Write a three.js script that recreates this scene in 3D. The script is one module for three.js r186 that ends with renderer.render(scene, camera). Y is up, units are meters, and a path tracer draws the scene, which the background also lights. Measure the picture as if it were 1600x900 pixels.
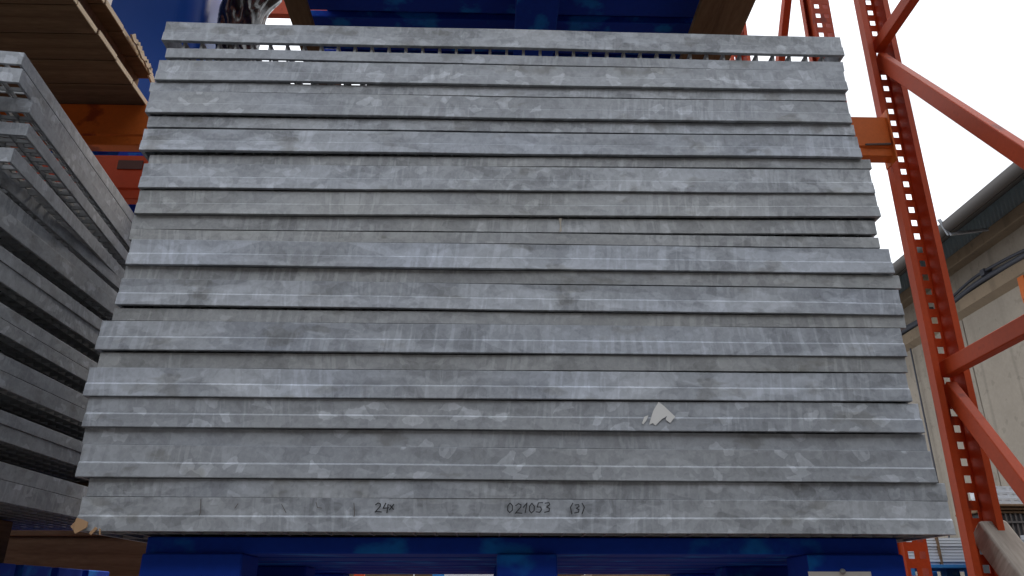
import * as THREE from 'three';
import { mergeGeometries, toCreasedNormals } from 'three/addons/utils/BufferGeometryUtils.js';
import { RoundedBoxGeometry } from 'three/addons/geometries/RoundedBoxGeometry.js';

// ---------------------------------------------------------------- camera, sky, sun, exposure
const scene = new THREE.Scene();
const RAD = Math.PI / 180;
const camera = new THREE.PerspectiveCamera(2 * Math.atan(450 / 1200) / RAD, 16 / 9, 0.05, 900);
camera.rotation.order = 'YXZ';
camera.position.set(-0.0309, -0.0968, 1.2246);
camera.rotation.set(22.212 * RAD, -1.602 * RAD, -0.008 * RAD);
camera.updateMatrixWorld();

const renderer = new THREE.WebGLRenderer({ antialias: true });
renderer.toneMapping = THREE.LinearToneMapping;
renderer.toneMappingExposure = 1.6;
renderer.shadowMap.enabled = true;

function rng(seed) { let s = seed >>> 0; return () => { s = (s + 0x6D2B79F5) >>> 0; let t = s; t = Math.imul(t ^ (t >>> 15), t | 1); t ^= t + Math.imul(t ^ (t >>> 7), t | 61); return ((t ^ (t >>> 14)) >>> 0) / 4294967296; }; }
function hash(x, y, s) { let h = Math.imul(x | 0, 374761393) + Math.imul(y | 0, 668265263) + Math.imul(s | 0, 974634777); h = Math.imul(h ^ (h >>> 13), 1274126177); return ((h ^ (h >>> 16)) >>> 0) / 4294967296; }
function vnoise(x, y, s) { const xi = Math.floor(x), yi = Math.floor(y); let u = x - xi, v = y - yi; u = u * u * (3 - 2 * u); v = v * v * (3 - 2 * v); const a = hash(xi, yi, s), b = hash(xi + 1, yi, s), c = hash(xi, yi + 1, s), d = hash(xi + 1, yi + 1, s); return a + (b - a) * u + (c - a) * v + (a - b - c + d) * u * v; }
function fbm(x, y, s, o = 4) { let a = 0.5, t = 0, n = 0; for (let i = 0; i < o; i++) { t += a * vnoise(x, y, s + i * 17); n += a; x *= 2.03; y *= 2.03; a *= 0.5; } return t / n; }
function sstep(a, b, x) { const t = Math.min(1, Math.max(0, (x - a) / (b - a))); return t * t * (3 - 2 * t); }

// overcast sky: air and clouds only
const SUN = new THREE.Vector3(0.27, 0.766, -0.583).normalize();
{
  const w = 512, h = 256, d = new Float32Array(w * h * 4);
  for (let j = 0; j < h; j++) for (let i = 0; i < w; i++) {
    const th = (j + 0.5) / h * Math.PI - Math.PI / 2, ph = (i + 0.5) / w * 2 * Math.PI;
    const y = Math.sin(th), cx = Math.cos(th) * Math.cos(ph), cz = Math.cos(th) * Math.sin(ph);
    const k = 2.2 / (0.25 + Math.max(0, y));
    const c = fbm(cx * k + 40, cz * k + 40, 5, 5);
    let L = 0.80 + 0.55 * Math.max(0, y) - 0.36 * sstep(0.40, 0.62, c);
    const sd = cx * SUN.x + y * SUN.y + cz * SUN.z; L += 0.45 * Math.exp(-(1 - sd) / 0.05);
    if (y < 0) L = 0.75;
    const o = (j * w + i) * 4;
    d[o] = L * 0.955; d[o + 1] = L * 0.99; d[o + 2] = L * 1.045; d[o + 3] = 1;
  }
  const t = new THREE.DataTexture(d, w, h, THREE.RGBAFormat, THREE.FloatType);
  t.mapping = THREE.EquirectangularReflectionMapping; t.magFilter = THREE.LinearFilter; t.minFilter = THREE.LinearFilter; t.wrapS = THREE.RepeatWrapping; t.needsUpdate = true;
  scene.background = t; scene.environment = t;
}
const sun = new THREE.DirectionalLight(0xfff2e2, 1.5);
sun.position.copy(SUN).multiplyScalar(30); sun.target.position.set(0, 0, -2);
sun.castShadow = true; sun.shadow.radius = 20; sun.shadow.mapSize.set(2048, 2048);
Object.assign(sun.shadow.camera, { left: -14, right: 14, top: 14, bottom: -14, near: 1, far: 80 });
scene.add(sun, sun.target);

// ---------------------------------------------------------------- helpers
// a pixel of the 1600 x 900 photograph gives a direction; a known plane gives the distance
function at(px, py, axis, val) {
  const d = new THREE.Vector3((px - 800) / 1200, -(py - 450) / 1200, -1).applyEuler(camera.rotation);
  const c = camera.position, t = (val - c[axis]) / d[axis];
  return new THREE.Vector3(c.x + d.x * t, c.y + d.y * t, c.z + d.z * t);
}
const used = {};
function numbered(n) { const k = used[n] = (used[n] ?? -1) + 1; return k ? n + '_' + String(k).padStart(3, '0') : n; }
function shade(o) { o.castShadow = true; o.receiveShadow = true; return o; }
function tag(o, label, category, group, kind) { o.userData.label = label; o.userData.category = category; if (group) o.userData.group = group; if (kind) o.userData.kind = kind; return o; }
function thing(name, label, category, pos = [0, 0, 0], group) { const g = new THREE.Group(); g.name = numbered(name); g.position.set(...pos); scene.add(g); return tag(g, label, category, group); }
function part(name, geo, mat, parent, label) { const m = shade(new THREE.Mesh(geo, mat)); m.name = name; if (label) m.userData.label = label; parent.add(m); return m; }
function top(name, geo, mat, label, category, group) { const m = shade(new THREE.Mesh(geo, mat)); m.name = numbered(name); scene.add(m); return tag(m, label, category, group); }
function structure(name, geo, mat) { const m = shade(new THREE.Mesh(geo, mat)); m.name = name; m.userData.kind = 'structure'; scene.add(m); return m; }
// uv in metres from the dominant normal axis
function uvm(g, ox = 0, oy = 0, rot = false) {
  if (!g.attributes.normal) g.computeVertexNormals();
  const p = g.attributes.position, n = g.attributes.normal, uv = new Float32Array(p.count * 2);
  for (let i = 0; i < p.count; i++) {
    const ax = Math.abs(n.getX(i)), ay = Math.abs(n.getY(i)), az = Math.abs(n.getZ(i));
    let u, v;
    if (az >= ax && az >= ay) { u = p.getX(i); v = p.getY(i); } else if (ax >= ay) { u = p.getZ(i); v = p.getY(i); } else { u = p.getX(i); v = p.getZ(i); }
    if (rot) [u, v] = [v, u];
    uv[2 * i] = u + ox; uv[2 * i + 1] = v + oy;
  }
  g.setAttribute('uv', new THREE.BufferAttribute(uv, 2)); return g;
}
function box(x0, x1, y0, y1, z0, z1, bev = 0) {
  const w = Math.abs(x1 - x0), h = Math.abs(y1 - y0), d = Math.abs(z1 - z0);
  const g = bev ? new RoundedBoxGeometry(w, h, d, 1, bev) : new THREE.BoxGeometry(w, h, d);
  g.translate((x0 + x1) / 2, (y0 + y1) / 2, (z0 + z1) / 2); return uvm(g);
}
function merge(list) { return mergeGeometries(list.map(g => g.index ? g.toNonIndexed() : g), false); }
// square bar from p to q
function bar(p, q, w, h, side = new THREE.Vector3(1, 0, 0)) {
  const a = new THREE.Vector3(...p), b = new THREE.Vector3(...q), d = b.clone().sub(a), len = d.length(); d.normalize();
  const s = side.clone().sub(d.clone().multiplyScalar(side.dot(d))).normalize(), u = new THREE.Vector3().crossVectors(d, s);
  const g = new RoundedBoxGeometry(w, h, len, 1, Math.min(w, h) * 0.12); uvm(g);
  g.applyMatrix4(new THREE.Matrix4().makeBasis(s, u, d).setPosition(a.add(b).multiplyScalar(0.5))); return g;
}
// closed profile of [z, y] points drawn along x, uv in metres along x and round the profile
function prism(prof, x0, x1, seg, wob) {
  const n = prof.length, pos = [], uv = [], idx = []; let arc = [0];
  for (let i = 0; i < n; i++) { const a = prof[i], b = prof[(i + 1) % n]; arc.push(arc[i] + Math.hypot(a[0] - b[0], a[1] - b[1])); }
  for (let i = 0; i < n; i++) {
    const a = prof[i], b = prof[(i + 1) % n], base = pos.length / 3;
    for (let k = 0; k <= seg; k++) {
      const x = x0 + (x1 - x0) * k / seg, [dz, dy] = wob ? wob(x) : [0, 0];
      pos.push(x, a[1] + dy, a[0] + dz, x, b[1] + dy, b[0] + dz); uv.push(x, arc[i], x, arc[i + 1]);
    }
    for (let k = 0; k < seg; k++) { const o = base + 2 * k; idx.push(o, o + 2, o + 1, o + 1, o + 2, o + 3); }
  }
  for (const [x, flip] of [[x0, false], [x1, true]]) {
    const base = pos.length / 3, [dz, dy] = wob ? wob(x) : [0, 0];
    const tri = THREE.ShapeUtils.triangulateShape(prof.map(p => new THREE.Vector2(p[0], p[1])), []);
    for (const p of prof) { pos.push(x, p[1] + dy, p[0] + dz); uv.push(p[0], p[1]); }
    for (const t of tri) flip ? idx.push(base + t[0], base + t[2], base + t[1]) : idx.push(base + t[0], base + t[1], base + t[2]);
  }
  const g = new THREE.BufferGeometry();
  g.setAttribute('position', new THREE.Float32BufferAttribute(pos, 3)); g.setAttribute('uv', new THREE.Float32BufferAttribute(uv, 2)); g.setIndex(idx);
  g.computeVertexNormals(); return g;
}
function shiftUV(g, du, dv) { const u = g.attributes.uv; for (let i = 0; i < u.count; i++) u.setXY(i, u.getX(i) + du, u.getY(i) + dv); return g; }

// ---------------------------------------------------------------- textures and materials
function tex(w, h, mw, mh, fn, srgb = true) {
  const d = new Uint8Array(w * h * 4);
  for (let j = 0; j < h; j++) for (let i = 0; i < w; i++) {
    const c = fn(i / w * mw, j / h * mh), o = (j * w + i) * 4;
    for (let k = 0; k < 3; k++) { const v = Math.min(1, Math.max(0, c[k])); d[o + k] = srgb ? 255 * (v <= 0.0031308 ? 12.92 * v : 1.055 * Math.pow(v, 1 / 2.4) - 0.055) : 255 * v; }
    d[o + 3] = 255;
  }
  const t = new THREE.DataTexture(d, w, h); t.wrapS = t.wrapT = THREE.MirroredRepeatWrapping; t.magFilter = THREE.LinearFilter; t.minFilter = THREE.LinearMipmapLinearFilter; t.generateMipmaps = true;
  if (srgb) t.colorSpace = THREE.SRGBColorSpace; t.repeat.set(1 / mw, 1 / mh); t.anisotropy = 8; t.needsUpdate = true; return t;
}
function cell(x, y, s) { // nearest jittered cell: its random value and distance to the border
  const xi = Math.floor(x), yi = Math.floor(y); let b = 9, b2 = 9, id = 0;
  for (let a = -1; a <= 1; a++) for (let c = -1; c <= 1; c++) {
    const X = xi + a, Y = yi + c, dx = X + hash(X, Y, s) - x, dy = Y + hash(X, Y, s + 1) - y, q = dx * dx + dy * dy;
    if (q < b) { b2 = b; b = q; id = hash(X, Y, s + 2); } else if (q < b2) b2 = q;
  }
  return [id, b2 - b];
}
// zinc spangle: base grey, large patches, flecks, vertical drip streaks
function zinc(seed, o) {
  return tex(2048, 512, 1.4, 0.35, (x, y) => {
    const wx = x + 0.012 * (fbm(x * 60, y * 60, seed + 3, 3) - 0.5), wy = y + 0.012 * (fbm(x * 60 + 9, y * 60, seed + 4, 3) - 0.5);
    const large = fbm(wx * 9, wy * 26, seed, 4);
    let v = o.base + 0.65 * o.patch * (sstep(0.44, 0.56, large) - 0.5);
    const c1 = cell(wx * 42, wy * 60, seed + 20)[0]; v += o.spangle * (c1 - 0.5);
    const c2 = cell(wx * 120, wy * 110, seed + 40)[0]; v += o.spangle * 0.6 * (c2 - 0.5); const c4 = cell(wx * 260, wy * 220, seed + 45)[0]; v += o.spangle * 0.55 * (c4 - 0.5); v += 0.075 * (fbm(x * 90, y * 80, seed + 47, 4) - 0.5);
    const dg = fbm((x + 0.9 * y) * 5, (y - 0.25 * x) * 15, seed + 49, 6); v += o.patch * 0.9 * (sstep(0.49, 0.515, dg) - 0.5);
    const c3 = cell(wx * 52 + wy * 22, wy * 62, seed + 60)[0]; if (c3 > 1 - o.fleck) v += o.fleckAmp * (0.6 + 0.4 * c2);
    const st = fbm(x * 150 + 14 * wy, y * 14, seed + 80, 3); v += o.streak * (sstep(0.54, 0.66, st) - 0.25) * sstep(0.45, 0.62, fbm(x * 7, y * 20, seed + 90, 2));
    v += 0.03 * (fbm(x * 500, y * 500, seed + 95, 2) - 0.5);
    const stain = sstep(0.66, 0.80, fbm(wx * 16, wy * 34, seed + 110, 4)); v *= 1 - 0.25 * stain;
    const warm = 0.04 * (fbm(x * 6, y * 9, seed + 130, 3) - 0.5) + 0.03 * stain + (o.warm || 0);
    return [v * (0.925 + warm), v * (0.985 + warm * 0.4), v * (1.075 - warm * 1.2)];
  });
}
const zincA = zinc(11, { base: 0.42, patch: 0.09, spangle: 0.10, fleck: 0.09, fleckAmp: 0.11, streak: 0.07 });
const zincB = zinc(211, { base: 0.45, patch: 0.11, spangle: 0.09, fleck: 0.04, fleckAmp: 0.06, streak: 0.08, warm: -0.015 });
const zincC = zinc(411, { base: 0.40, patch: 0.05, spangle: 0.08, fleck: 0.10, fleckAmp: 0.17, streak: 0.08 });
const zincD = zinc(611, { base: 0.39, patch: 0.06, spangle: 0.08, fleck: 0.06, fleckAmp: 0.08, streak: 0.09, warm: 0.03 });
const galv = (map, c = new THREE.Color(0.88, 0.88, 0.88)) => new THREE.MeshStandardMaterial({ map, color: c, metalness: 0.3, roughness: 0.6 });
const M = {
  zA: galv(zincA), zB: galv(zincB), zC: galv(zincC), zD: galv(zincD),
  zBar: new THREE.MeshStandardMaterial({ color: new THREE.Color(0.30, 0.31, 0.32), metalness: 0.35, roughness: 0.6 }),
};
function paint(seed, c, worn, amt, mw = 1) {
  return tex(512, 512, mw, mw, (x, y) => {
    const k = sstep(1 - amt, 1 - amt * 0.55, fbm(x * 14, y * 18, seed, 5)), g = 0.86 + 0.28 * fbm(x * 5, y * 7, seed + 9, 4), f = 0.93 + 0.14 * fbm(x * 130, y * 130, seed + 30, 2);
    return c.map((v, i) => (v * (1 - k) + worn[i] * k) * g * f);
  });
}
M.red = new THREE.MeshPhysicalMaterial({ specularIntensity: 0.45, map: paint(31, [0.46, 0.062, 0.014], [0.26, 0.036, 0.014], 0.30), roughness: 0.52 });
M.orange = new THREE.MeshPhysicalMaterial({ specularIntensity: 0.45, map: paint(37, [0.60, 0.14, 0.022], [0.30, 0.055, 0.015], 0.34), roughness: 0.5 });
M.blue = new THREE.MeshPhysicalMaterial({ specularIntensity: 0.45, map: paint(41, [0.005, 0.045, 0.40], [0.008, 0.17, 0.60], 0.44, 0.5), roughness: 0.8 });
M.skyblue = new THREE.MeshStandardMaterial({ map: paint(45, [0.02, 0.16, 0.42], [0.10, 0.26, 0.45], 0.35), roughness: 0.7 });
function woodTex(seed, a, b) {
  return tex(512, 512, 0.8, 0.8, (x, y) => { // grain runs along u
    const r = fbm(x * 3 + 2 * fbm(x * 4, y * 9, seed, 2), y * 60, seed, 4), f = fbm(x * 40, y * 260, seed + 7, 2), p = fbm(x * 6, y * 6, seed + 15, 3);
    const k = 0.75 * r + 0.25 * p, s = 0.82 + 0.36 * f; return a.map((v, i) => (v + (b[i] - v) * k) * s);
  });
}
const woodMap = woodTex(51, [0.085, 0.05, 0.028], [0.25, 0.165, 0.10]), greyWoodMap = woodTex(57, [0.23, 0.20, 0.165], [0.50, 0.46, 0.41]);
M.wood = new THREE.MeshPhysicalMaterial({ specularIntensity: 0.45, map: woodMap, roughness: 0.9 });
M.greyWood = new THREE.MeshStandardMaterial({ map: greyWoodMap, roughness: 0.9 });
M.paleWood = new THREE.MeshStandardMaterial({ map: woodTex(63, [0.42, 0.33, 0.21], [0.66, 0.56, 0.40]), roughness: 0.9 });
M.card = new THREE.MeshStandardMaterial({ color: new THREE.Color(0.44, 0.27, 0.15), roughness: 0.95 });
M.paper = new THREE.MeshStandardMaterial({ color: new THREE.Color(0.72, 0.72, 0.71), roughness: 0.8 });
M.ink = new THREE.MeshStandardMaterial({ color: new THREE.Color(0.025, 0.025, 0.03), roughness: 0.7 });
const concreteMap = tex(1024, 1024, 6, 6, (x, y) => {
  const a = fbm(x * 1.2, y * 1.5, 71, 5), b = fbm(x * 30, y * 30, 75, 3), dr = sstep(0.55, 0.8, fbm(x * 5, y * 0.35, 79, 4)), sp = sstep(0.66, 0.74, fbm(x * 9, y * 9, 83, 4));
  const v = 0.30 * (0.85 + 0.3 * a) * (0.92 + 0.16 * b) * (1 - 0.20 * dr) * (1 - 0.15 * sp); return [v * 1.11, v * 0.97, v * 0.80];
});
M.concrete = new THREE.MeshStandardMaterial({ map: concreteMap, roughness: 0.92 });
M.ledge = new THREE.MeshStandardMaterial({ map: concreteMap, color: 0xf2e4d2, roughness: 0.92 });
M.clad = new THREE.MeshStandardMaterial({ color: new THREE.Color(0.42, 0.52, 0.56), roughness: 0.55, metalness: 0.2 });
M.gutter = new THREE.MeshStandardMaterial({ color: new THREE.Color(0.12, 0.11, 0.105), roughness: 0.7 });
M.cable = new THREE.MeshStandardMaterial({ color: new THREE.Color(0.06, 0.065, 0.085), roughness: 0.6 });
M.blueFilm = new THREE.MeshPhysicalMaterial({ color: new THREE.Color(0.008, 0.085, 0.42), roughness: 0.4, specularIntensity: 0.5 });
M.blackFilm = new THREE.MeshPhysicalMaterial({ color: new THREE.Color(0.006, 0.006, 0.008), roughness: 0.22 });
M.whiteCard = new THREE.MeshStandardMaterial({ color: new THREE.Color(0.70, 0.68, 0.64), roughness: 0.85 });
M.redTape = new THREE.MeshStandardMaterial({ color: new THREE.Color(0.42, 0.03, 0.03), roughness: 0.6 });
M.darkCrate = new THREE.MeshStandardMaterial({ color: new THREE.Color(0.03, 0.032, 0.036), roughness: 0.6 });
M.drip = new THREE.MeshStandardMaterial({ color: new THREE.Color(0.46, 0.42, 0.36), roughness: 0.9 });
M.plate = new THREE.MeshStandardMaterial({ color: new THREE.Color(0.075, 0.03, 0.022), roughness: 0.7 });
M.tick = new THREE.MeshStandardMaterial({ color: new THREE.Color(0.13, 0.115, 0.11), roughness: 0.8 });
M.zBright = new THREE.MeshStandardMaterial({ color: new THREE.Color(0.66, 0.70, 0.75), metalness: 0.3, roughness: 0.5 });
M.zPlain = new THREE.MeshStandardMaterial({ map: zincA, color: 0xffffff, metalness: 0.4, roughness: 0.45 });

// ---------------------------------------------------------------- ground
const GY = -1.70;
{
  const gm = tex(1024, 1024, 8, 8, (x, y) => { const v = 0.10 * (0.75 + 0.5 * fbm(x * 1.1, y * 1.1, 91, 5)) * (0.85 + 0.3 * fbm(x * 40, y * 40, 95, 3)); return [v * 1.02, v, v * 0.96]; });
  const g = new THREE.PlaneGeometry(600, 600).rotateX(-Math.PI / 2); g.translate(0, GY, 0); uvm(g);
  structure('ground', g, new THREE.MeshStandardMaterial({ map: gm, roughness: 0.95 }));
}

// ---------------------------------------------------------------- industrial building on the right
{
  const BX = 8.0, Z0 = -48, Z1 = 3;
  const Y = (py) => at(1600, py, 'x', BX).y;
  const yEave = at(1600, 271, 'x', BX - 0.9).y;
  const yCladT = Y(284), yCladB = Y(330), yBeamB = Y(352), yLedgeT = Y(409), yLedgeB = Y(431);
  const b = thing('industrial_building', 'beige concrete industrial building with corrugated band under dark eaves', 'building', [BX, GY, 0]);
  const L = (y) => y - GY;
  // wall panels with open joints
  const jz = at(1518, 565, 'x', BX).z, pw = 2.5;
  for (let k = -9; k < 16; k++) {
    const z1 = jz + pw * (-k), z0 = z1 - pw; if (z1 > Z1 + 2.5 || z0 < Z0 - 2.5) continue;
    part('wall_panel', shiftUV(box(0, 0.18, 0.0, L(yLedgeB) + 0.02, z0 + 0.012, z1 - 0.012, 0.012), k * 1.7, k * 2.3), M.concrete, b);
  }
  part('wall_core', box(0.06, 9, 0, L(yCladT), Z0, Z1), M.concrete, b);
  part('upper_wall', box(-0.02, 0.055, L(yLedgeB) + 0.025, L(yBeamB), Z0, Z1), M.concrete, b);
  part('wall_ledge', merge([prism([[0.10, L(yLedgeB)], [0.10, L(yLedgeT)], [-0.03, L(yLedgeT) + 0.03], [-0.03, L(yLedgeB) - 0.12]], Z0, Z1, 1)].map(g => { g.rotateY(-Math.PI / 2); return uvm(g); })), M.ledge, b);
  for (let k = 0; k < 14; k++) { // precast beam lengths under the cladding
    const z1 = at(1472, 440, 'x', BX).z + 6 * (3 - k), z0 = z1 - 6; if (z1 < Z0 || z1 > Z1 + 6) continue;
    part('eaves_beam', shiftUV(box(-0.22, 0.05, L(yBeamB), L(yCladB), z0 + 0.015, z1 - 0.015, 0.02), k * 1.3, k), M.ledge, b);
  }
  { // corrugated sheet
    const pos = [], idx = [], n = Math.round((Z1 - Z0) / 0.095) * 8;
    for (let i = 0; i <= n; i++) { const z = Z0 + (Z1 - Z0) * i / n, x = -0.10 - 0.024 * Math.max(-0.7, Math.min(0.7, Math.cos(i / 8 * 2 * Math.PI) * 1.3)); pos.push(x, L(yCladB) - 0.01, z, x, L(yCladT) + 0.03, z); if (i) { const o = 2 * i - 2; idx.push(o, o + 1, o + 2, o + 1, o + 3, o + 2); } }
    const g = new THREE.BufferGeometry(); g.setAttribute('position', new THREE.Float32BufferAttribute(pos, 3)); g.setIndex(idx); g.computeVertexNormals(); uvm(g);
    part('corrugated_cladding', g, M.clad, b);
  }
  const rise = (yCladT - yEave) / 0.85, roof = part('roof', (() => { const g = prism([[0.9, L(yEave)], [-9, L(yEave) + 9.9 * rise], [-9, L(yEave) + 9.9 * rise + 0.12], [0.9, L(yEave) + 0.12]], Z0 - 0.5, Z1 + 0.5, 1); g.rotateY(-Math.PI / 2); return uvm(g); })(), M.gutter, b);
  part('gutter', (() => { const a = []; for (let i = 0; i <= 10; i++) { const t = Math.PI * i / 10; a.push([-0.09 * Math.cos(t), -0.10 * Math.sin(t)]); } a.push([0.09, 0.04], [-0.09, 0.04]); const g = prism(a.map(p => [p[0] + 1.0, p[1] + L(yEave) + 0.06]), Z0 - 0.5, Z1 + 0.5, 1); g.rotateY(-Math.PI / 2); return uvm(toCreasedNormals(g, 0.6)); })(), M.gutter, roof);
  { const p = at(1520, 330, 'x', BX - 0.55); part('gutter_bracket', merge([bar([-1.12, L(yEave) + 0.16, p.z], [-1.0, L(yEave) - 0.10, p.z - 0.02], 0.05, 0.03), bar([-1.0, L(yEave) - 0.10, p.z], [-0.35, L(yEave) + 0.02, p.z - 0.05], 0.05, 0.03)]), M.zPlain, roof); }
  { // cable run with clips
    const c = []; for (let i = 0; i <= 40; i++) { const z = Z1 + (-30 - Z1) * i / 40, sag = 0.05 * Math.sin(i * 2.1); c.push(new THREE.Vector3(-0.10, L(Y(405)) + sag * 0.6, z)); }
    const curve = new THREE.CatmullRomCurve3(c);
    const cab = part('cable_run', merge([new THREE.TubeGeometry(curve, 200, 0.045, 6), (() => { const g = new THREE.TubeGeometry(new THREE.CatmullRomCurve3(c.map((v, i) => v.clone().add(new THREE.Vector3(-0.02, 0.07 + 0.04 * Math.sin(i * 1.3), 0)))), 200, 0.025, 6); return g; })()]), M.cable, b);
    for (let k = 0; k < 12; k++) part('cable_clip', box(-0.16, -0.02, L(Y(405)) + 0.06, L(Y(405)) + 0.16, -8.2 - k * 1.75, -8.1 - k * 1.75), M.cable, cab);
  }
  { const p = at(1452, 660, 'x', BX); part('downpipe', new THREE.CylinderGeometry(0.016, 0.016, L(yLedgeB) - 0.1, 8).translate(-0.07, (L(yLedgeB) - 0.1) / 2, p.z), M.cable, b); }
  { const p = at(1603, 452, 'x', BX); part('orange_bracket', merge([box(-0.08, 0, L(p.y) - 0.22, L(p.y) + 0.22, p.z - 0.02, p.z + 0.12), box(-0.16, 0, L(p.y) - 0.2, L(p.y) - 0.05, p.z + 0.08, p.z + 0.3)]), M.orange, b, 'orange painted bracket'); }
}

// ---------------------------------------------------------------- dark building added out of view to keep low sky off the stack
{
  const w = thing('added_warehouse', 'added dark clad building out of view, keeping low sky off the racking', 'building', [0, GY, 7.6]);
  for (let k = -8; k < 8; k++) part('wall_panel', shiftUV(box(k * 2.5 + 0.01, k * 2.5 + 2.49, 0, 7.6, 0, 0.2, 0.012), k, k * 2), M.gutter, w);
  part('roof', box(-20.3, 20.3, 7.6, 7.8, -0.4, 12), M.gutter, w);
}

// ---------------------------------------------------------------- pallet racking
// post: web with two columns of square holes at z = 0, flanges and returned lips towards +z
function postGeo(h) {
  const w = 0.036, t = 0.0022, D = 0.062, l = [];
  const cols = [[-0.028, -0.008], [0.008, 0.028]];
  for (const [a, b] of [[-w, -0.028], [-0.008, 0.008], [0.028, w]]) l.push(box(a, b, 0, h, 0, t));
  const p = 0.05, hh = 0.022;
  for (const [a, b] of cols) for (let y = 0; y < h; y += p) l.push(box(a, b, y, Math.min(h, y + p - hh), 0, t));
  for (const s of [-1, 1]) {
    l.push(box(s * w, s * (w + t), 0, h, 0, D));
    l.push(box(s * w, s * (w + 0.020), 0, h, D, D + t));
    l.push(box(s * (w + 0.020 - t), s * (w + 0.020), 0, h, D - 0.026, D));
  }
  return merge(l);
}
const PH = 5.0, post0 = postGeo(PH), BAY_R = 1.355, BAY_L = -2.42;
function frame(label, X, zRear, zFront, nodes, slope, lean = 0, flip = false) {
  const f = thing('rack_frame', label, 'rack frame', [X, GY, zRear], 'upright frames of the red pallet racking');
  const d = zFront - zRear;
  part('post', post0, M.red, f);
  part('post', post0, M.red, f).position.set(0, 0, d); f.children[1].rotation.y = Math.PI;
  for (const z of [0.03, d - 0.03]) part('foot_plate', box(-0.08, 0.08, 0, 0.008, z - 0.08, z + 0.08), M.red, f);
  for (const y of nodes) {
    part('strut', bar([0, y - GY, 0.03], [0, y - GY + 0.02, d - 0.03], 0.034, 0.05), M.red, f);
    const drop = slope * (d - 0.06); if (y - GY - 0.07 - drop > 0.05) part('diagonal', bar([0, y - GY - 0.055, flip ? d - 0.03 : 0.03], [0, y - GY - 0.055 - drop, flip ? 0.03 : d - 0.03], 0.034, 0.05), M.red, f);
  }
  f.rotation.z = lean; return f;
}
const ZR = -1.06, ZF = 0.06;
frame('perforated red rack frame on open yard side, beside the tall grating stack', 1.343, ZR, ZF, [3.0, 1.80, 0.565], 1.38, -0.012);
frame('red rack frame at far end of bay, beyond the loose gratings', BAY_L, ZR, ZF, [3.0, 1.79, 0.56], 1.15);
const BZR = -2.32, BZF = -1.30;
frame('red rack frame of second row, directly behind the tall grating stack', 1.293, BZR, BZF, [2.97, 1.65, 0.35], 1.37, -0.0143, true);
frame('red rack frame of second row, behind the blue wrapped load', BAY_L, BZR, BZF, [3.10, 1.80, 0.55], 1.15);
function beam(label, yTop, zFace, h, dir, mat = M.orange) { // dir: +1 face looks to +z
  const x0 = BAY_L + 0.06, x1 = zFace < -1.2 ? 1.265 : 1.308;
  const b = thing('rack_beam', label, 'rack beam', [0, yTop, zFace], 'load beams of the pallet racking');
  const prof = [[-0.048, -h], [-0.048, 0], [-0.012, 0], [-0.010, -0.0015], [0, -0.004], [0, -h * 0.76], [-0.006, -h * 0.79], [-0.006, -h + 0.003], [-0.009, -h]].map(p => [p[0] * dir, p[1]]);
  if (dir < 0) prof.reverse();
  part('beam', (() => { const g = prism(prof, x0, x1, 1); return uvm(toCreasedNormals(g, 0.5)); })(), mat, b);
  for (const [x, s] of [[x0, -1], [x1, 1]]) {
    const e = part('end_connector', box(x, x + s * 0.005, -h - 0.02, 0.02, -0.06 * dir, 0.012 * dir), mat, b);
    part('safety_clip', merge([bar([x - s * 0.012, -h * 0.70, 0.002 * dir], [x - s * 0.045, -h * 0.70, 0.002 * dir], 0.008, 0.03), bar([x - s * 0.004, -h * 0.72, 0.002 * dir], [x - s * 0.09, -h * 0.74, 0.001 * dir], 0.006, 0.010)]), M.gutter, e);
  }
  return b;
}
const LV = [-0.146, 1.440, 3.03], HB = 0.155;
beam('orange load beam carrying the rear of the grating pallets', LV[0], -0.95, HB, 1);
beam('orange load beam carrying the front of the grating pallets', LV[0], -0.02, HB, 1);
beam('orange load beam under the rear end of the brown wooden pallet', LV[1], -0.95, HB, 1);
beam('orange load beam under the front of the upper pallets', LV[1], 0.02, HB, 1);
beam('added orange load beam under the rear of the unseen highest pallets', LV[2], -0.95, HB, 1);  // highest beams of this row added out of view, for the shading loads
beam('added orange load beam under the front of the unseen highest pallets', LV[2], 0.02, HB, 1);
const bb = beam('dark red beam of second row with small dark plate, below the wooden pallet', LV[1] + 0.02, -1.30, 0.185, 1, M.red);
{ const p = at(203, 258, 'z', -1.30), q = at(222, 265, 'z', -1.3), r = at(186, 251, 'z', -1.3); part('id_plate', box(r.x, q.x, q.y - LV[1] - 0.02, r.y - LV[1] - 0.02, 0.001, 0.004), M.plate, bb, 'small dark plate'); }
beam('red rear beam of second row, low level', LV[0], -2.24, HB, -1, M.red);
beam('red front beam of second row, low level', LV[0], -1.30, HB, 1, M.red);
beam('red rear beam of second row behind the blue wrapped load', LV[1] + 0.02, -2.24, HB, -1, M.red);
beam('red high rear beam of second row against the sky, beside the black film', LV[2] + 0.06, -2.24, HB, -1, M.red);

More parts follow.
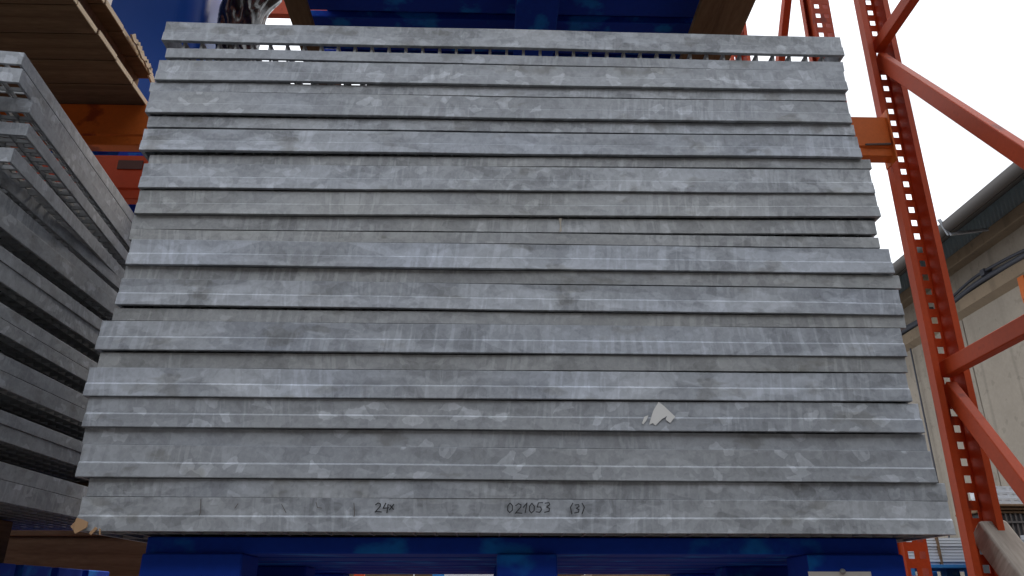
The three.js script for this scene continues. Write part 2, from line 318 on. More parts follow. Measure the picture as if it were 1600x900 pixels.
// ---------------------------------------------------------------- pallets
function pallet(label, x0, x1, y0, zf, d, mat, o = {}) {
  const p = thing('pallet', label, 'pallet', [(x0 + x1) / 2, y0, zf], o.group);
  const w = x1 - x0, H = o.h ?? 0.144, tb = 0.022, td = o.td ?? 0.026, bl = o.bl ?? [0.16, 0.098, 0.16], R = rng(o.seed ?? 5);
  const bx = [[-w / 2, -w / 2 + bl[0]], [-0.001 + (o.mid ?? 0) - bl[1] / 2, (o.mid ?? 0) + bl[1] / 2], [w / 2 - bl[2], w / 2]];
  const bz = [[0, -0.1], [-d / 2 + 0.05, -d / 2 - 0.05], [-d + 0.1, -d]];
  bx.forEach(([a, b], i) => {
    const m = o.runners ? o.runners[i] : mat;
    if (o.alongZ !== false) part('bottom_board', uvm(box(a, b, 0, tb, -d, 0, 0.003), R() * 3, R() * 3, true), m, p);
    for (const [c, e] of bz) part('block', uvm(box(a + 0.002, b - 0.002, tb, H - td, e + 0.002, c - 0.004, 0.004), R() * 3, R() * 3), m, p);
  });
  const n = o.boards ?? 7, gap = 0.028;
  if (o.deckZ) { // deck boards run front to back over three cross boards
    const bw = (w - gap * (n - 1)) / n;
    for (const [c, e] of bz) part('cross_board', uvm(box(-w / 2 + 0.003, w / 2 - 0.003, H - td, H - td + 0.018, e, c - 0.003), R() * 3, R() * 3), mat, p);
    for (let i = 0; i < n; i++) { const a = -w / 2 + i * (bw + gap); part('deck_board', uvm(box(a, a + bw, H - td + 0.018, H - td + 0.040, -d - 0.01 * R(), 0.01 * R(), 0.003), R() * 3, R() * 3, true), o.deckMat ?? mat, p); }
  } else {
    const bw = (d - gap * (n - 1)) / n;
    for (let i = 0; i < n; i++) { const a = -i * (bw + gap); part('deck_board', uvm(box(-w / 2, w / 2, H - td, H, a - bw, a - (i ? 0 : o.setback ?? 0), 0.003), R() * 3, R() * 3), mat, p); }
  }
  return p;
}
const mainPallet = pallet('blue painted pallet under the tall stack of light grey gratings', -0.572, 0.630, -0.146, -0.045, 1.0, M.blue, { mid: 0.0, h: 0.145, seed: 3, setback: 0.02 });

// ---------------------------------------------------------------- tall grating stack
// measured rows: kind, y top and bottom at the left end, at the right end, x of the ends (photo pixels)
const rows = [
  ['T', 30, 63.2, 58, 86.6, 256, 1317], ['a', 75, 89.3, 97, 111, 259, 1318], ['T', 90, 124, 111.7, 141, 244.5, 1322],
  ['a', 128.4, 142.6, 143.5, 157.6, 234, 1321], ['T', 143.2, 175.5, 158.2, 192.4, 230, 1328], ['a', 181.5, 198.4, 193.6, 211.5, 231, 1335],
  ['T', 199.3, 234.3, 212, 246, 221, 1344], ['a', 241, 256.5, 248.5, 263.3, 233, 1361], ['T', 257, 293.5, 263.8, 301.8, 220, 1364],
  ['T', 296.5, 334, 302.4, 338.6, 214, 1373], ['a', 337, 358, 340, 366, 207, 1368], ['a', 359.3, 374.6, 367, 387.2, 203, 1374],
  ['T', 375.2, 413, 387.8, 427, 200, 1394], ['a', 414, 435.5, 428, 450.5, 195, 1406], ['T', 436.3, 475.5, 451, 492.5, 184, 1409],
  ['a', 481.3, 501, 493.5, 512.8, 177, 1414], ['T', 502, 546.5, 513.5, 557.0, 153, 1413], ['a', 552.5, 574.6, 558.5, 581.7, 154, 1416],
  ['T', 575.3, 619, 582.3, 627.3, 134, 1421], ['T', 620, 666.5, 628, 676.3, 133, 1440], ['a', 668, 694.5, 677.5, 704.8, 131, 1447],
  ['T', 695.3, 745, 705.3, 754.5, 123, 1460], ['a', 747, 775.8, 755.5, 783.3, 137, 1478], ['T', 776.5, 829.8, 784, 835.6, 122, 1488]];
const ord = ['topmost', 'second', 'third', 'fourth', 'fifth', 'sixth', 'seventh', 'eighth', 'ninth', 'tenth', 'eleventh', 'twelfth', 'thirteenth', 'fourteenth', 'fifteenth', 'sixteenth', 'seventeenth', 'eighteenth', 'nineteenth', 'twentieth', 'twenty-first', 'twenty-second', 'twenty-third', 'lowest'];
const matOf = 'ACCACABDADDDBDBDBDBCCCAA'.split('');
const DEPTH = 0.90;
const R0 = rng(77);
const solved = rows.map(([k, tl, bl, tr, br, xl, xr]) => {
  const z = k === 'T' ? 0.001 * R0() : -0.0034 - 0.0022 * R0();
  const a = at(xl, tl, 'z', z), b = at(xl, bl, 'z', z), c = at(xr, tr, 'z', z), d = at(xr, br, 'z', z);
  return { k, z, x0: (a.x + b.x) / 2, x1: (c.x + d.x) / 2, bl: b.y, br: d.y, h: ((a.y - b.y) + (c.y - d.y)) / 2 };
});
// panels that touch in the photograph touch here
for (let i = 1; i < solved.length; i++) { const s = solved[i], u = solved[i - 1], g = Math.min(u.bl - s.bl, u.br - s.br) - s.h; if (g < 0.0025) s.h += g - 0.0002; }
const gratings = solved.map((s, i) => {
  const w = s.x1 - s.x0, tilt = Math.atan2(s.br - s.bl, w), R = rng(900 + i * 7);
  const yb = (s.bl + s.br) / 2 + (i === 23 ? 0 : 0);
  const label = i === 0 ? 'topmost galvanised grating of the tall stack on the blue pallet, bar ends showing below' :
    i === 23 ? 'lowest galvanised grating of the tall stack, with black marker writing' :
      i === 19 ? 'light grey grating, twentieth from the top of the tall stack, with torn white sticker' :
        `light grey ${s.k === 'T' ? 'ridged' : 'thin flat'} edged grating, ${ord[i]} from the top of the tall stack`;
  const g = thing('steel_grating', label, 'grating', [(s.x0 + s.x1) / 2, yb, s.z], 'galvanised gratings stacked on the blue pallet');
  g.rotation.z = tilt;
  const H = s.h, hw = w / 2, mat = M['z' + matOf[i]];
  const f1 = 3 + 4 * R(), p1 = R() * 6, a1 = 0.0006 + 0.0006 * R();
  const wob = (x) => [a1 * Math.sin(f1 * x + p1) + 0.0004 * Math.sin(17 * x + p1), 0.0003 * Math.sin(9 * x + p1 * 2)];
  const t = 0.0006 + 0.0005 * R();
  const hc = H * 0.48;
  const prof = s.k === 'T'
    ? [[-0.0062, 0], [-0.0062, H], [-0.0037, H], [-0.0034, H - 0.0004], [-0.0034, hc], [-0.0013, hc - 0.0018], [-0.0007, hc - 0.0030], [0.0011, t], [0.0007, 0]]
    : [[-0.0055, 0], [-0.0055, H], [-0.0003, H], [0, H - 0.0004], [0, 0.0004], [-0.0003, 0]];
  const uo = R() * 1.4, vo = R() * 0.3;
  part('edge_bar', shiftUV(toCreasedNormals(prism(prof, -hw, hw, 40, wob), 0.35), uo, vo), mat, g);
  const lip = s.k === 'T' ? 0.0066 : 0.0059;
  for (const sd of [-1, 1]) part('side_bar', shiftUV(box(sd * hw, sd * (hw - 0.006), 0.0004, H - 0.0004, -DEPTH, -lip), R(), R()), mat, g);
  part('rear_bar', box(-hw + 0.0065, hw - 0.0065, 0.0004, H - 0.0004, -DEPTH, -DEPTH + 0.006), mat, g);
  // bearing bars run front to back, a few millimetres deeper than the edge where a gap shows
  const nx = solved[i + 1]; let drop = 0.0;
  if (nx) { const gapL = s.bl - (nx.bl + nx.h), gapR = s.br - (nx.br + nx.h); drop = Math.max(0, Math.min(gapL, gapR) - 0.0007); } else drop = 0;
  const open = (x) => i < 2 || (i === 2 && x > -0.43 && x < -0.27);
  const pitch = 0.0333, nb = Math.floor((w - 0.02) / pitch), bars = [];
  for (let k = 0; k < nb; k++) { const x = -(nb - 1) / 2 * pitch + k * pitch; bars.push(box(x - (i ? 0.0015 : 0.0026), x + (i ? 0.0015 : 0.0026), -drop, open(x) ? 0.006 : H - 0.004, -DEPTH + 0.007, -lip - 0.0005, i ? 0 : 0.0012)); }
  const rods = [];
  for (let z = i < 2 ? -0.10 : -0.05; z > -DEPTH + 0.03; z -= 0.1) {
    if (i < 2) rods.push(box(-hw + 0.007, hw - 0.007, 0.0062, 0.0112, z - 0.0025, z + 0.0025));
    else if (i === 2) rods.push(box(-hw + 0.007, -0.43, -drop, H - 0.001, z - 0.0025, z + 0.0025), box(-0.27, hw - 0.007, -drop, H - 0.001, z - 0.0025, z + 0.0025));
    else rods.push(box(-hw + 0.007, hw - 0.007, -drop, H - 0.001, z - 0.0025, z + 0.0025));
  }
  if (i === 0) { bars.forEach(b => part('bearing_bar', b, M.zBar, g)); rods.forEach(r => part('cross_rod', r, M.zBar, g)); }
  else { const m = part('bar_grid', merge([...bars, ...rods]), M.zBar, g); m.userData.kind = 'stuff'; }
  return g;
});
// flat piece from photo pixels on the front face of a grating, built as its child
function onFace(g, pts, z, thick) {
  g.updateMatrixWorld(); const inv = g.matrixWorld.clone().invert();
  const v = pts.map(([x, y]) => at(x, y, 'z', z).applyMatrix4(inv));
  const geo = new THREE.ExtrudeGeometry(new THREE.Shape(v.map(p => new THREE.Vector2(p.x, p.y))), { depth: thick, bevelEnabled: false });
  geo.translate(0, 0, v[0].z); return uvm(geo);
}
{ // torn sticker
  const g = gratings[19], s = part('torn_sticker', onFace(g, [[1029, 628], [1037, 634], [1055, 651], [1047, 661], [1040, 656], [1042, 650], [1034, 655], [1024, 665], [1020, 661], [1014, 664], [1018, 650], [1021, 641]], 0.0018, 0.0003), M.paper, g, 'torn white sticker');
  part('sticker_scrap', onFace(g, [[1003, 661], [1007, 651], [1013, 649], [1010, 657], [1005, 663]], 0.0018, 0.0003), M.paper, s);
  part('chalk_mark', onFace(gratings[10], [[873, 341], [878, 341], [876.5, 350], [878, 361], [874, 363], [875, 352]], gratings[10].position.z + 0.0012, 0.0003), M.drip, gratings[10], 'pale brown drip mark');
}
{ // marker writing: each stroke a ribbon of ink
  const g = gratings[23], z = g.position.z - 0.0034 + 0.0018;
  const S = {
    '2': [[[0, 0.2], [0.3, 0], [0.6, 0.1], [0.6, 0.35], [0, 1], [0.15, 0.95], [0.75, 1]]],
    '4': [[[0.3, 0], [0, 0.55], [0.7, 0.5]], [[0.6, 0.1], [0.5, 1.05]]],
    'x': [[[0, 0.1], [0.5, 0.6]], [[0.5, 0.05], [0, 0.65]]],
    '0': [[[0.3, 0], [0.05, 0.3], [0.05, 0.75], [0.3, 1], [0.6, 0.75], [0.6, 0.3], [0.3, 0]]],
    '1': [[[0, 0.45], [0.4, 0], [0.25, 1]]],
    '5': [[[0.7, 0], [0.2, 0.02], [0.1, 0.45], [0.5, 0.45], [0.6, 0.75], [0.4, 1], [0, 0.95]]],
    '3': [[[0.05, 0.05], [0.5, 0], [0.6, 0.2], [0.25, 0.45], [0.6, 0.6], [0.55, 0.9], [0.05, 1]]],
    '(': [[[0.3, -0.05], [0.05, 0.4], [0.25, 1.1]]], ')': [[[0, -0.05], [0.3, 0.4], [0.05, 1.1]]],
  };
  const put = (list, h, sl) => list.flatMap(([ch, x, y, k = 1]) => S[ch].map(st => st.map(([a, b]) => [x + (a * 0.9 - sl * b) * h * k, y + b * h * k])));
  const strokes = (arr, wd) => merge(arr.flatMap(st => {
    const out = []; for (let i = 0; i + 1 < st.length; i++) {
      const [x0, y0] = st[i], [x1, y1] = st[i + 1], l = Math.hypot(x1 - x0, y1 - y0) || 1, nx = -(y1 - y0) / l * wd, ny = (x1 - x0) / l * wd, ex = (x1 - x0) / l * wd * 0.7, ey = (y1 - y0) / l * wd * 0.7;
      out.push(onFace(g, [[x0 - ex + nx, y0 - ey + ny], [x1 + ex + nx, y1 + ey + ny], [x1 + ex - nx, y1 + ey - ny], [x0 - ex - nx, y0 - ey - ny]], z + 0.00003 * i, 0.0003));
    } return out;
  }));
  part('marker_writing', strokes(put([['2', 587, 786], ['4', 599, 786.5], ['x', 609, 787.5]], 14, 0.05), 0.85), M.ink, g, 'black handwritten 24x');
  part('marker_writing', strokes(put([['0', 793, 786], ['2', 806, 787], ['1', 818, 786], ['0', 827, 786.5], ['5', 838.5, 785.5], ['3', 851, 785.5]], 15, 0.05), 0.8), M.ink, g, 'black handwritten 021053');
  part('marker_writing', strokes(put([['(', 891, 787], ['3', 898, 788.5, 0.9], [')', 909.5, 787]], 14.5, 0.05), 0.8), M.ink, g, 'black handwritten (3)');
  const tick = [[[314, 780], [313, 801], [311, 806], [313, 813]], [[440, 788], [447, 801]], [[494, 785], [496, 793], [503, 794]], [[553, 786], [554, 803], [551, 818]], [[372, 787], [367, 794]], [[425, 818], [427, 826]]];
  part('marker_ticks', strokes(tick, 0.5), M.tick, g, 'faint scribbled lines');
}
{ // torn cardboard hanging from the corner
  const c = thing('torn_cardboard', 'torn brown cardboard scrap at the bottom corner of the tall stack', 'cardboard', [at(128, 822, 'z', 0.004).x, 0, 0.004]);
  const mk = (n, pts, z, tilt) => { const v = pts.map(([x, y]) => at(x, y, 'z', z)); const g = new THREE.ExtrudeGeometry(new THREE.Shape(v.map(p => new THREE.Vector2(p.x - c.position.x, p.y))), { depth: 0.002, bevelEnabled: false }); g.translate(0, 0, z - c.position.z); const m = part(n, uvm(g), M.card, c); m.rotation.y = tilt; };
  mk('flap', [[119, 813], [121, 809], [130, 812], [138, 816], [136, 824], [128, 829], [118, 834], [116, 830]], 0.006, 0.05);
  mk('flap', [[107, 822], [118, 813], [115, 829], [112, 827]], 0.003, -0.3);
  mk('flap', [[139, 833], [149, 823], [152, 826], [142, 836]], 0.004, 0.1);
  mk('flap', [[155.5, 826], [157.5, 826], [157.5, 836], [155.8, 835]], 0.004, 0);
}
{ // white card pinned to the pallet block
  const a = at(1264, 893, 'z', -0.043), b = at(1362, 893, 'z', -0.043);
  const t = thing('paper_card', 'white card pinned to the blue pallet block', 'card', [(a.x + b.x) / 2, a.y - 0.07, -0.0475]);
  part('sheet', box(-(b.x - a.x) / 2, (b.x - a.x) / 2, 0, 0.07, 0, 0.0012), M.whiteCard, t);
  part('pin', new THREE.SphereGeometry(0.0045, 10, 8).translate(0.004, 0.07, 0.004), M.zBar, t);
}

// ---------------------------------------------------------------- loose grating stack on the left
function looseGrating(label, corner, h, turn, w, d, mat, seed) {
  const g = thing('loose_grating', label, 'grating', [corner.x, corner.y, corner.z], 'gratings with spacers on the neighbouring pallet');
  g.rotation.y = turn; const R = rng(seed);
  part('front_bar', shiftUV(box(-w, 0, 0, h, -0.005, 0, 0.001), R(), R()), mat, g);
  part('side_bar', shiftUV(box(-0.005, 0, 0, h, -d, -0.0052, 0.001), R(), R()), mat, g);
  part('side_bar', box(-w, -w + 0.005, 0, h, -d, -0.0052), mat, g);
  part('rear_bar', box(-w + 0.0052, -0.0052, 0, h, -d, -d + 0.005), mat, g);
  const l = [], p = 0.0333;
  for (let x = -p; x > -w + 0.01; x -= p) l.push(box(x - 0.0015, x + 0.0015, 0.003, 0.0115, -d + 0.0055, -0.0055));
  for (let z = -p; z > -d + 0.01; z -= p) l.push(box(-w + 0.0055, -0.0055, 0.0035, 0.011, z - 0.0015, z + 0.0015));
  part('bar_grid', merge(l), M.zBar, g).userData.kind = 'stuff';
  return g;
}
const LX = -0.92, leftG = [];
{
  const LW = 1.18, LD = 1.0;
  const cor = [[38, 82, 33, 101, 0.05, 6.2], [34, 107, 31, 129, 0.05, 6.2], [50, 155, 46, 176, 0.0, 6.4], [45.5, 193, 41, 212, 0.0, 6.4], [22, 231, 17, 253, 0.015, 4.5]];
  const lst = [];
  for (const [x0, y0, x1, y1, z, t] of cor) { const a = at(x0, y0, 'z', z), b = at(x1, y1, 'z', z); lst.push({ p: new THREE.Vector3((a.x + b.x) / 2, b.y, z), h: a.y - b.y, t: t * RAD }); }
  const sides = [[251, 283.5, 1.2], [293, 319.5, 1.4], [320, 353, 0.3], [382, 405.5, 0.2], [406, 438, 0.6], [470, 493.5, 0.8], [494, 518, 0.8], [552, 578.5, -0.6], [579, 606, -0.6], [640, 661.5, -0.3], [662, 688, 0], [720, 747.5, 0.5], [748, 783, 0.5]];
  for (const [y0, y1, t] of sides) { const a = at(0, y0, 'x', LX), b = at(0, y1, 'x', LX); lst.push({ p: new THREE.Vector3(LX, b.y, 0.14), h: a.y - b.y, t: t * RAD }); }
  for (let i = 1; i < lst.length; i++) { const lim = lst[i - 1].p.y - 0.0006; if (lst[i].p.y + lst[i].h > lim) lst[i].h = lim - lst[i].p.y; }
  lst.forEach((s, i) => { leftG.push(looseGrating(i === 0 ? 'topmost dark grating of the loose spaced stack, turned askew' : i === lst.length - 1 ? 'lowest dark grating of the loose spaced stack' : `dark grey grating, ${ord[i]} from the top of the loose spaced stack`, s.p, s.h, s.t, LW, LD, M.zC, 300 + i)); });
  // timber spacers wherever two gratings stand apart
  let n = 0;
  for (let i = 0; i + 1 < lst.length; i++) {
    const y0 = lst[i + 1].p.y + lst[i + 1].h, y1 = lst[i].p.y; if (y1 - y0 < 0.004) continue;
    for (const z of [i > 9 ? 0.03 : -0.02, -0.72]) top('timber_spacer', uvm(box(-2.0, -0.99 - (i > 9 ? 0 : 0.12), y0 + 0.0004, y1 - 0.0004, z - 0.06, z, 0.002), n++ * 0.37, 0.1), M.wood, `timber spacer ${z > -0.5 ? 'near the front' : 'at the back'}, directly below the ${ord[i]} grating of the loose stack`, 'spacer', 'timber spacers in the loose stack');
  }
  const yb = lst[lst.length - 1].p.y;
  pallet('dark blue pallet under the loose spaced gratings', -2.20, -1.02, -0.146, 0.03, 0.97, M.blue, { h: 0.122, seed: 9, td: 0.026 });
  [[-1.21, -1.11, 'along the open side'], [-1.58, -1.48, 'in the middle'], [-2.1, -2.0, 'along the far side']].forEach(([a, b, t]) => top('timber_bearer', box(a, b, -0.0236, yb - 0.0006, -0.62, -0.22, 0.003), M.wood, `dark timber bearer under the loose gratings, ${t} of their pallet`, 'bearer', 'bearers under the loose stack'));
}

// ---------------------------------------------------------------- upper level
const woodPallet = thing('wooden_pallet', 'brown wooden pallet with pale splintered board ends, on the upper beam', 'pallet', [-1.19, LV[1], 0.22]);  // front overhang out of view, lengthened to shade the loose gratings
{
  const R = rng(21), D = 1.185, n = 10, bw = D / n;
  for (let k = 0; k < n; k++) for (const [nm, y0, y1, e] of [['bottom_board', 0, 0.021, 0.004], ['deck_board', 0.112, 0.134, 0.004]]) {
    const z1 = -k * bw - 0.001, z0 = -(k + 1) * bw + 0.003, off = -0.006 * R();
    const b = part(nm, uvm(box(-1.16, off - 0.003, y0, y1 - 0.002 * R(), z0, z1, 0.002), R() * 3, R() * 3), M.wood, woodPallet);
    part('end_grain', uvm(box(off - 0.003, off, y0 + 0.001, y1 - 0.003, z0 + 0.001, z1 - 0.001), R(), R()), M.paleWood, b);
  }
  for (const [a, b] of [[-0.15, -0.05], [-0.63, -0.53], [-1.14, -1.04]]) part('stringer', uvm(box(a, b, 0.0215, 0.1115, -D, -0.004, 0.003), R() * 3, R() * 3, true), M.wood, woodPallet);
}
{ // splinters along the outer deck board
  const R = rng(8);
  [[210, 58, 9], [216, 74, 7], [222, 88, 10], [229, 101, 8], [233, 110, 5], [238, 128, 13]].forEach(([x, y, s]) => {
    const p = at(x, y, 'x', -1.186); const w = s * 0.003;
    const sh = new THREE.Shape(); sh.moveTo(-w, -0.004); sh.lineTo(-w * 0.6, 0.011 + 0.008 * R()); sh.lineTo(-w * 0.2, 0.006); sh.lineTo(w * 0.2, 0.018); sh.lineTo(w * 0.6, 0.004); sh.lineTo(w, -0.002); sh.lineTo(w * 0.2, -0.012); sh.closePath();
    const g = new THREE.ExtrudeGeometry(sh, { depth: 0.006, bevelEnabled: false }); g.rotateY(-Math.PI / 2); g.translate(p.x + 0.005 - woodPallet.position.x, Math.min(p.y, LV[1] + 0.13) - woodPallet.position.y, p.z - woodPallet.position.z);
    part('splinter', uvm(g), M.paleWood, woodPallet);
  });
  const c = thing('carton', 'white carton with dark red band on the wooden pallet', 'carton', [-1.53, LV[1] + 0.1345, -0.66]);
  part('carton_body', box(-0.17, 0.17, 0, 0.5, -0.25, 0.25, 0.006), M.whiteCard, c);
  part('tape_band', box(-0.172, 0.172, 0.10, 0.14, -0.252, 0.252), M.redTape, c);
}
pallet('blue pallet with brown wooden outer runners above the tall stack', -0.615, 0.690, LV[1], 0.24, 1.22, M.blue, { h: 0.145, seed: 33, runners: [M.wood, M.blue, M.wood], bl: [0.06, 0.12, 0.15], mid: 0.05 });  // unseen front overhang lengthened to cut sky light below
{ // its unseen load: a crate added to keep sky light out of the deck
  const c = thing('crate', 'added unseen blue crate on the pallet above the tall stack', 'crate', [0.03, LV[1] + 0.1455, -0.47]);
  part('crate_body', box(-0.58, 0.58, 0, 0.7, -0.46, 0.46, 0.01), M.blue, c);
  for (const s of [-1, 1]) part('corner_post', box(s * 0.585, s * 0.62, 0, 0.72, 0.40, 0.465), M.blue, c);
}
{ // unseen level above, its loads added to shade the gap between the pallets
  const lab = ['beside the far frame', 'in the middle of the bay', 'beside the perforated frame'];
  [[-2.34, -1.16], [-1.12, 0.06], [0.10, 1.28]].forEach(([a, b], i) => {
    pallet(`added blue pallet on the unseen highest level, ${lab[i]}`, a, b, LV[2], 0.24, 1.2, M.blue, { seed: 70 + i, group: 'added pallets on the unseen highest level' });
    const c = thing('crate', `added wooden crate on the unseen highest level, ${lab[i]}`, 'crate', [(a + b) / 2, LV[2] + 0.1445, -0.36], 'added crates on the unseen highest level');
    for (let k = 0; k < 5; k++) part('side_board', uvm(box(-0.56, 0.56, k * 0.16, k * 0.16 + 0.15, -0.56, 0.56, 0.004), k, i), M.wood, c);
  });
}
{ // loads of the second row
  const z = -1.40, r = at(300, 15, 'z', z), l = at(150, 15, 'z', z);
  const pl = pallet('blue pallet under the blue film wrapped load', l.x - 0.25, r.x + 0.03, LV[1] + 0.02, -1.32, 0.95, M.blue, { h: 0.144, seed: 44 });
  const g = new RoundedBoxGeometry(r.x + 0.03 - (l.x - 0.2), 1.3, 0.62, 10, 0.10); const p = g.attributes.position;
  for (let i = 0; i < p.count; i++) { const x = p.getX(i), y = p.getY(i), q = p.getZ(i); const k = 0.018 * (fbm(x * 5 + q * 4 + 10, y * 1.4 + 5, 3, 4) - 0.5) ; p.setXYZ(i, x + k, y, q + k); }
  g.computeVertexNormals(); uvm(g);
  g.translate((r.x + 0.03 + l.x - 0.2) / 2, LV[1] + 0.166 + 0.65, z - 0.31);
  top('wrapped_load', g, M.blueFilm, 'blue film wrapped load standing behind the wooden pallet', 'load');
  const dc = thing('added_chest', 'added low box on the second row, blocking sky behind the loose gratings', 'chest', [-1.83, -0.1455, -1.75]);  // added only to block the white sky under the loose stack
  part('chest_body', box(-0.5, 1.18, 0, 0.24, -0.4, 0.38, 0.01), M.wood, dc); part('chest_lid', box(-0.51, 1.19, 0.241, 0.262, -0.41, 0.39, 0.004), M.wood, dc);
  // bundle in black stretch film
  const b = at(380, 20, 'z', -1.55), y0 = LV[1] + 0.166, y1 = at(374, -25, 'z', -1.55).y;
  const cg = new THREE.CylinderGeometry(0.085, 0.105, y1 - y0, 72, 120, false), cp = cg.attributes.position;
  for (let i = 0; i < cp.count; i++) {
    const x = cp.getX(i), y = cp.getY(i), q = cp.getZ(i), an = Math.atan2(q, x), rr = Math.hypot(x, q), h = (y + (y1 - y0) / 2) / (y1 - y0);
    const ridge = Math.abs(fbm(Math.cos(an) * 2 + y * 3 + 20, Math.sin(an) * 2 + y * 5 + 20, 13, 3) - 0.5), k = rr > 0.01 ? 1 + 0.7 * (0.12 - ridge) + 0.22 * Math.sin(h * 9) * 0.4 + 0.3 * sstep(0.86, 1, h) : 1;
    cp.setXYZ(i, x * k + 0.05 * sstep(0.8, 1, h), y, q * k);
  }
  cg.computeVertexNormals(); cg.translate(b.x, (y0 + y1) / 2, -1.55); uvm(cg);
  top('film_bundle', cg, M.blackFilm, 'crumpled glossy black film bundle beside the blue load', 'bundle');
  pallet('wooden pallet under the black film bundle', r.x + 0.06, r.x + 0.62, LV[1] + 0.02, -1.32, 0.95, M.wood, { h: 0.144, seed: 48, bl: [0.1, 0.1, 0.1] });
}

// ---------------------------------------------------------------- timber prop at the red post
{
  const a = at(1535, 826, 'x', 1.39), b = at(1640, 975, 'x', 1.39);
  const d = b.clone().sub(a), e = a.clone().add(d.multiplyScalar((GY + 0.05 - a.y) / d.y));
  const t = thing('timber_prop', 'weathered grey squared timber leaning on the perforated red post', 'timber', [1.405, GY, e.z]);
  const g = bar([0, a.y - GY, a.z - e.z], [0.12, 0.02, 0], 0.085, 0.075); { const u = g.attributes.uv; for (let i = 0; i < u.count; i++) u.setXY(i, u.getY(i), u.getX(i)); }
  part('timber', g, M.greyWood, t);
}

// ---------------------------------------------------------------- goods further back in the yard
{
  // bundle of flat bars on a light blue pallet
  const z = -5.2, a = at(1454, 882, 'z', z), yT = at(1470, 838, 'z', z).y, x0 = a.x - 0.25, x1 = a.x + 1.0;
  const base = a.y - 0.145;
  pallet('light blue pallet under a strapped bundle of steel bars', x0, x1, base, z, 0.8, M.skyblue, { h: 0.145, seed: 60, bl: [0.12, 0.12, 0.12] });
  const s = thing('bar_bundle', 'strapped bundle of galvanised flat bars on light blue pallet', 'steel bundle', [a.x, a.y + 0.0005, z - 0.1]);
  const n = 9, dy = (yT - a.y) / n, R = rng(4);
  for (let k = 0; k < n; k++) part('flat_bar', uvm(box(x0 - a.x + 0.05 * R(), x1 - a.x - 0.05 * R(), k * dy, (k + 0.8) * dy, -0.5, 0.02 * R()), R(), R()), M.zBright, s);
  part('strap', box(0.13, 0.145, 0, n * dy, -0.51, 0.03), M.wood, s);
  // what the pallet stands on: stacked light blue pallets down to the ground
  let y = base, k = 0; while (y - 0.15 > GY + 0.02) { y -= 0.1455; pallet(`light blue pallet in the pile under the steel bars, ${ord[k + 1]} from its top`, x0, x1, y, z, 0.8, M.skyblue, { h: 0.145, seed: 61 + k, bl: [0.12, 0.12, 0.12], group: 'piled light blue pallets' }); k++; }
  const foot = y - GY; if (foot > 0.003) top('timber_spacer', box(x0, x1, GY, y - 0.0005, z - 0.75, z - 0.05), M.wood, 'flat timber bearer on the yard under the light blue pallet pile', 'spacer');
}
function perforated(w, h, d) { // box section whose face carries a row of square holes
  const l = [box(-w / 2, w / 2, 0, h, -d, -0.004), box(-w / 2, w / 2, 0, h * 0.3, -0.004, 0), box(-w / 2, w / 2, h * 0.7, h, -0.004, 0)];
  for (let x = -w / 2; x < w / 2 - 0.03; x += 0.075) l.push(box(x, x + 0.03, h * 0.3, h * 0.7, -0.004, 0)); return merge(l);
}
{
  // pile at the right: crates, planks and perforated beams
  const z = -4.6, px = (x, y) => at(x, y, 'z', z);
  const c0 = px(1540, 838), c1 = px(1640, 802);
  const cr = thing('dark_crate', 'black mesh sided crate under the planks and perforated beams', 'crate', [(c0.x + c1.x) / 2, GY, z]);
  const w = c1.x - c0.x;
  part('crate_body', box(-w / 2, w / 2, 0, c1.y - GY, -0.3, -0.02, 0.01), M.darkCrate, cr);
  for (let k = 0; k < 14; k++) part('mesh_bar', box(-w / 2 + k * w / 14, -w / 2 + k * w / 14 + 0.012, 0, c1.y - GY, -0.02, -0.008), M.gutter, cr);
  for (let k = 0; k < 16; k++) part('mesh_bar', box(-w / 2, w / 2, (k + 0.5) * (c1.y - GY) / 16, (k + 0.5) * (c1.y - GY) / 16 + 0.012, -0.008, 0.002), M.gutter, cr);
  const pT = px(1570, 787).y, n = 3, hh = (pT - c1.y) / n;
  for (let k = 0; k < n; k++) top('plank', uvm(box(c0.x - 0.03 + 0.05 * k, c1.x, c1.y + k * hh + 0.0005, c1.y + (k + 1) * hh - 0.006, z - 0.28, z + 0.02 * k, 0.004), k, k), M.wood, `brown plank on the black crate, ${['lowest', 'middle', 'topmost'][k]} of three`, 'plank', 'planks on the crate');
  const bT = px(1560, 758).y, m = 3, bh = (bT - pT) / m, pg = perforated(1.0, bh * 0.94, 0.12);
  for (let k = 0; k < m; k++) { const b = top('perforated_beam', pg, M.zBright, `galvanised perforated beam on the planks, ${['lowest', 'middle', 'topmost'][k]} of three`, 'steel beam', 'perforated beams on the planks'); b.position.set(px(1532, 770).x + 0.5, pT + k * bh, z - 0.05 - 0.01 * k); b.rotation.y = 0.12; }
  const wb = px(1578, 862), we = px(1578, 838);
  const t = thing('steel_channel', 'pale galvanised channel standing before the black crate', 'steel beam', [px(1620, 850).x, GY, z + 0.12]);
  part('channel', merge([box(-0.16, 0.4, we.y - GY - 0.03, we.y - GY, -0.05, 0), box(-0.16, 0.4, wb.y - GY, wb.y - GY + 0.03, -0.05, 0), box(-0.16, 0.4, wb.y - GY, we.y - GY, -0.05, -0.045)]), M.zBright, t);
  for (const x of [-0.1, 0.3]) part('leg', box(x, x + 0.05, 0, wb.y - GY, -0.05, 0), M.zPlain, t);
}
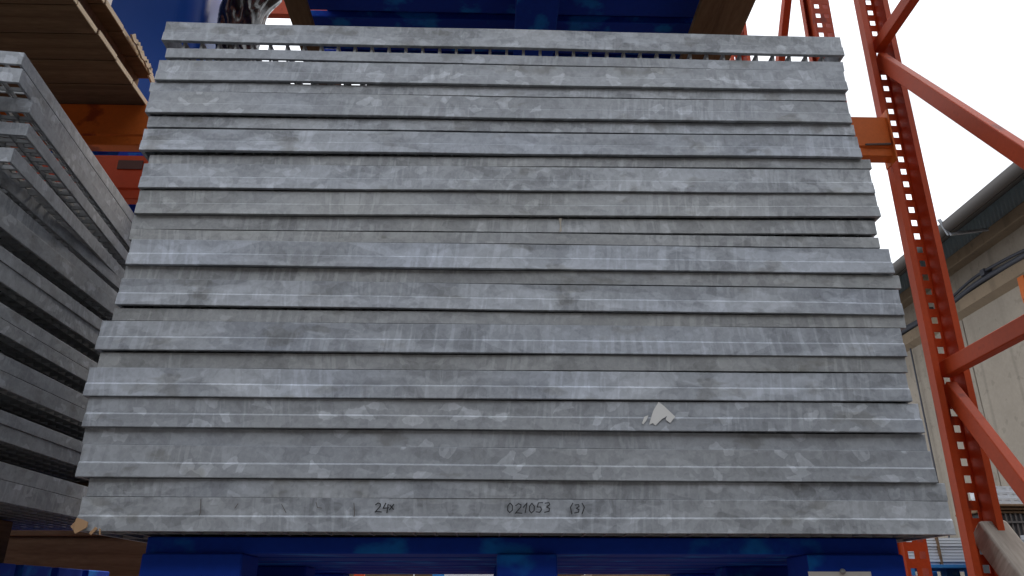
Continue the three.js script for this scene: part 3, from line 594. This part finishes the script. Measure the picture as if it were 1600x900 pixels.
{ // long low shed added far behind to cover the bright sky
  const z = -16, y = at(700, 868, 'z', z).y, t = thing('added_shed', 'added low dark shed covering bright sky far behind the racking', 'shed', [-4, GY, z]);
  for (let k = 0; k < 12; k++) part('wall_panel', box(-12 + k * 1.8, -12 + k * 1.8 + 1.78, 0, y - GY - 0.15, -0.1, 0, 0.01), M.wood, t);
  part('roof', box(-12.2, 9.8, y - GY - 0.15, y - GY, -4, 0.3), M.gutter, t);
}
{
  // seen through the pallet openings
  const z = -6.0, px = (x, y) => at(x, y, 'z', z);
  const p0 = px(921, 892), p1 = px(1042, 892);
  const st = thing('plank_stack', 'brown plank stack seen through the blue pallet opening', 'timber', [(p0.x + p1.x) / 2, GY, z]);
  const H = p0.y - GY; for (let k = 0; k < 12; k++) part('plank', uvm(box((p0.x - p1.x) / 2 + 0.01 * (k % 3), (p1.x - p0.x) / 2 - 0.01 * (k % 2), k * H / 12, (k + 0.9) * H / 12, -0.9, 0.01 * (k % 2), 0.004), k, k), M.wood, st);
  const q0 = px(698, 894), q1 = px(772, 894), g = perforated(q1.x - q0.x + 0.3, 0.11, 0.1);
  const s = thing('beam_trestle', 'perforated galvanised beam on trestle legs seen under the blue pallet', 'steel beam', [(q0.x + q1.x) / 2 + 0.13, GY, z]);
  part('beam', g, M.zBright, s).position.y = q0.y - GY - 0.11;
  for (const x of [-0.2, 0.2]) part('leg', box(x - 0.03, x + 0.03, 0, q0.y - GY - 0.11, -0.09, -0.02), M.zPlain, s);
  for (const [a, b, y, zz, lab] of [[120, 148, 892, -1.18, 'red steel stub post behind the loose gratings'], [553, 569, 894, -6, 'thin red stub post seen under the blue pallet'], [676, 696, 893, -6.2, 'blue stub post beside the perforated trestle beam']]) {
    const u = at(a, y, 'z', zz), v = at(b, y, 'z', zz), w = v.x - u.x;
    const t = thing('stub_post', lab, 'post', [(u.x + v.x) / 2, GY, zz]);
    part('shaft', box(-w / 2, w / 2, 0.012, u.y - GY, -w * 0.8, 0, 0.004), lab.startsWith('blue') ? M.skyblue : M.red, t);
    part('base_plate', box(-w * 0.9, w * 0.9, 0, 0.012, -w * 1.3, w * 0.5), M.red, t);
  }
}
renderer.render(scene, camera);
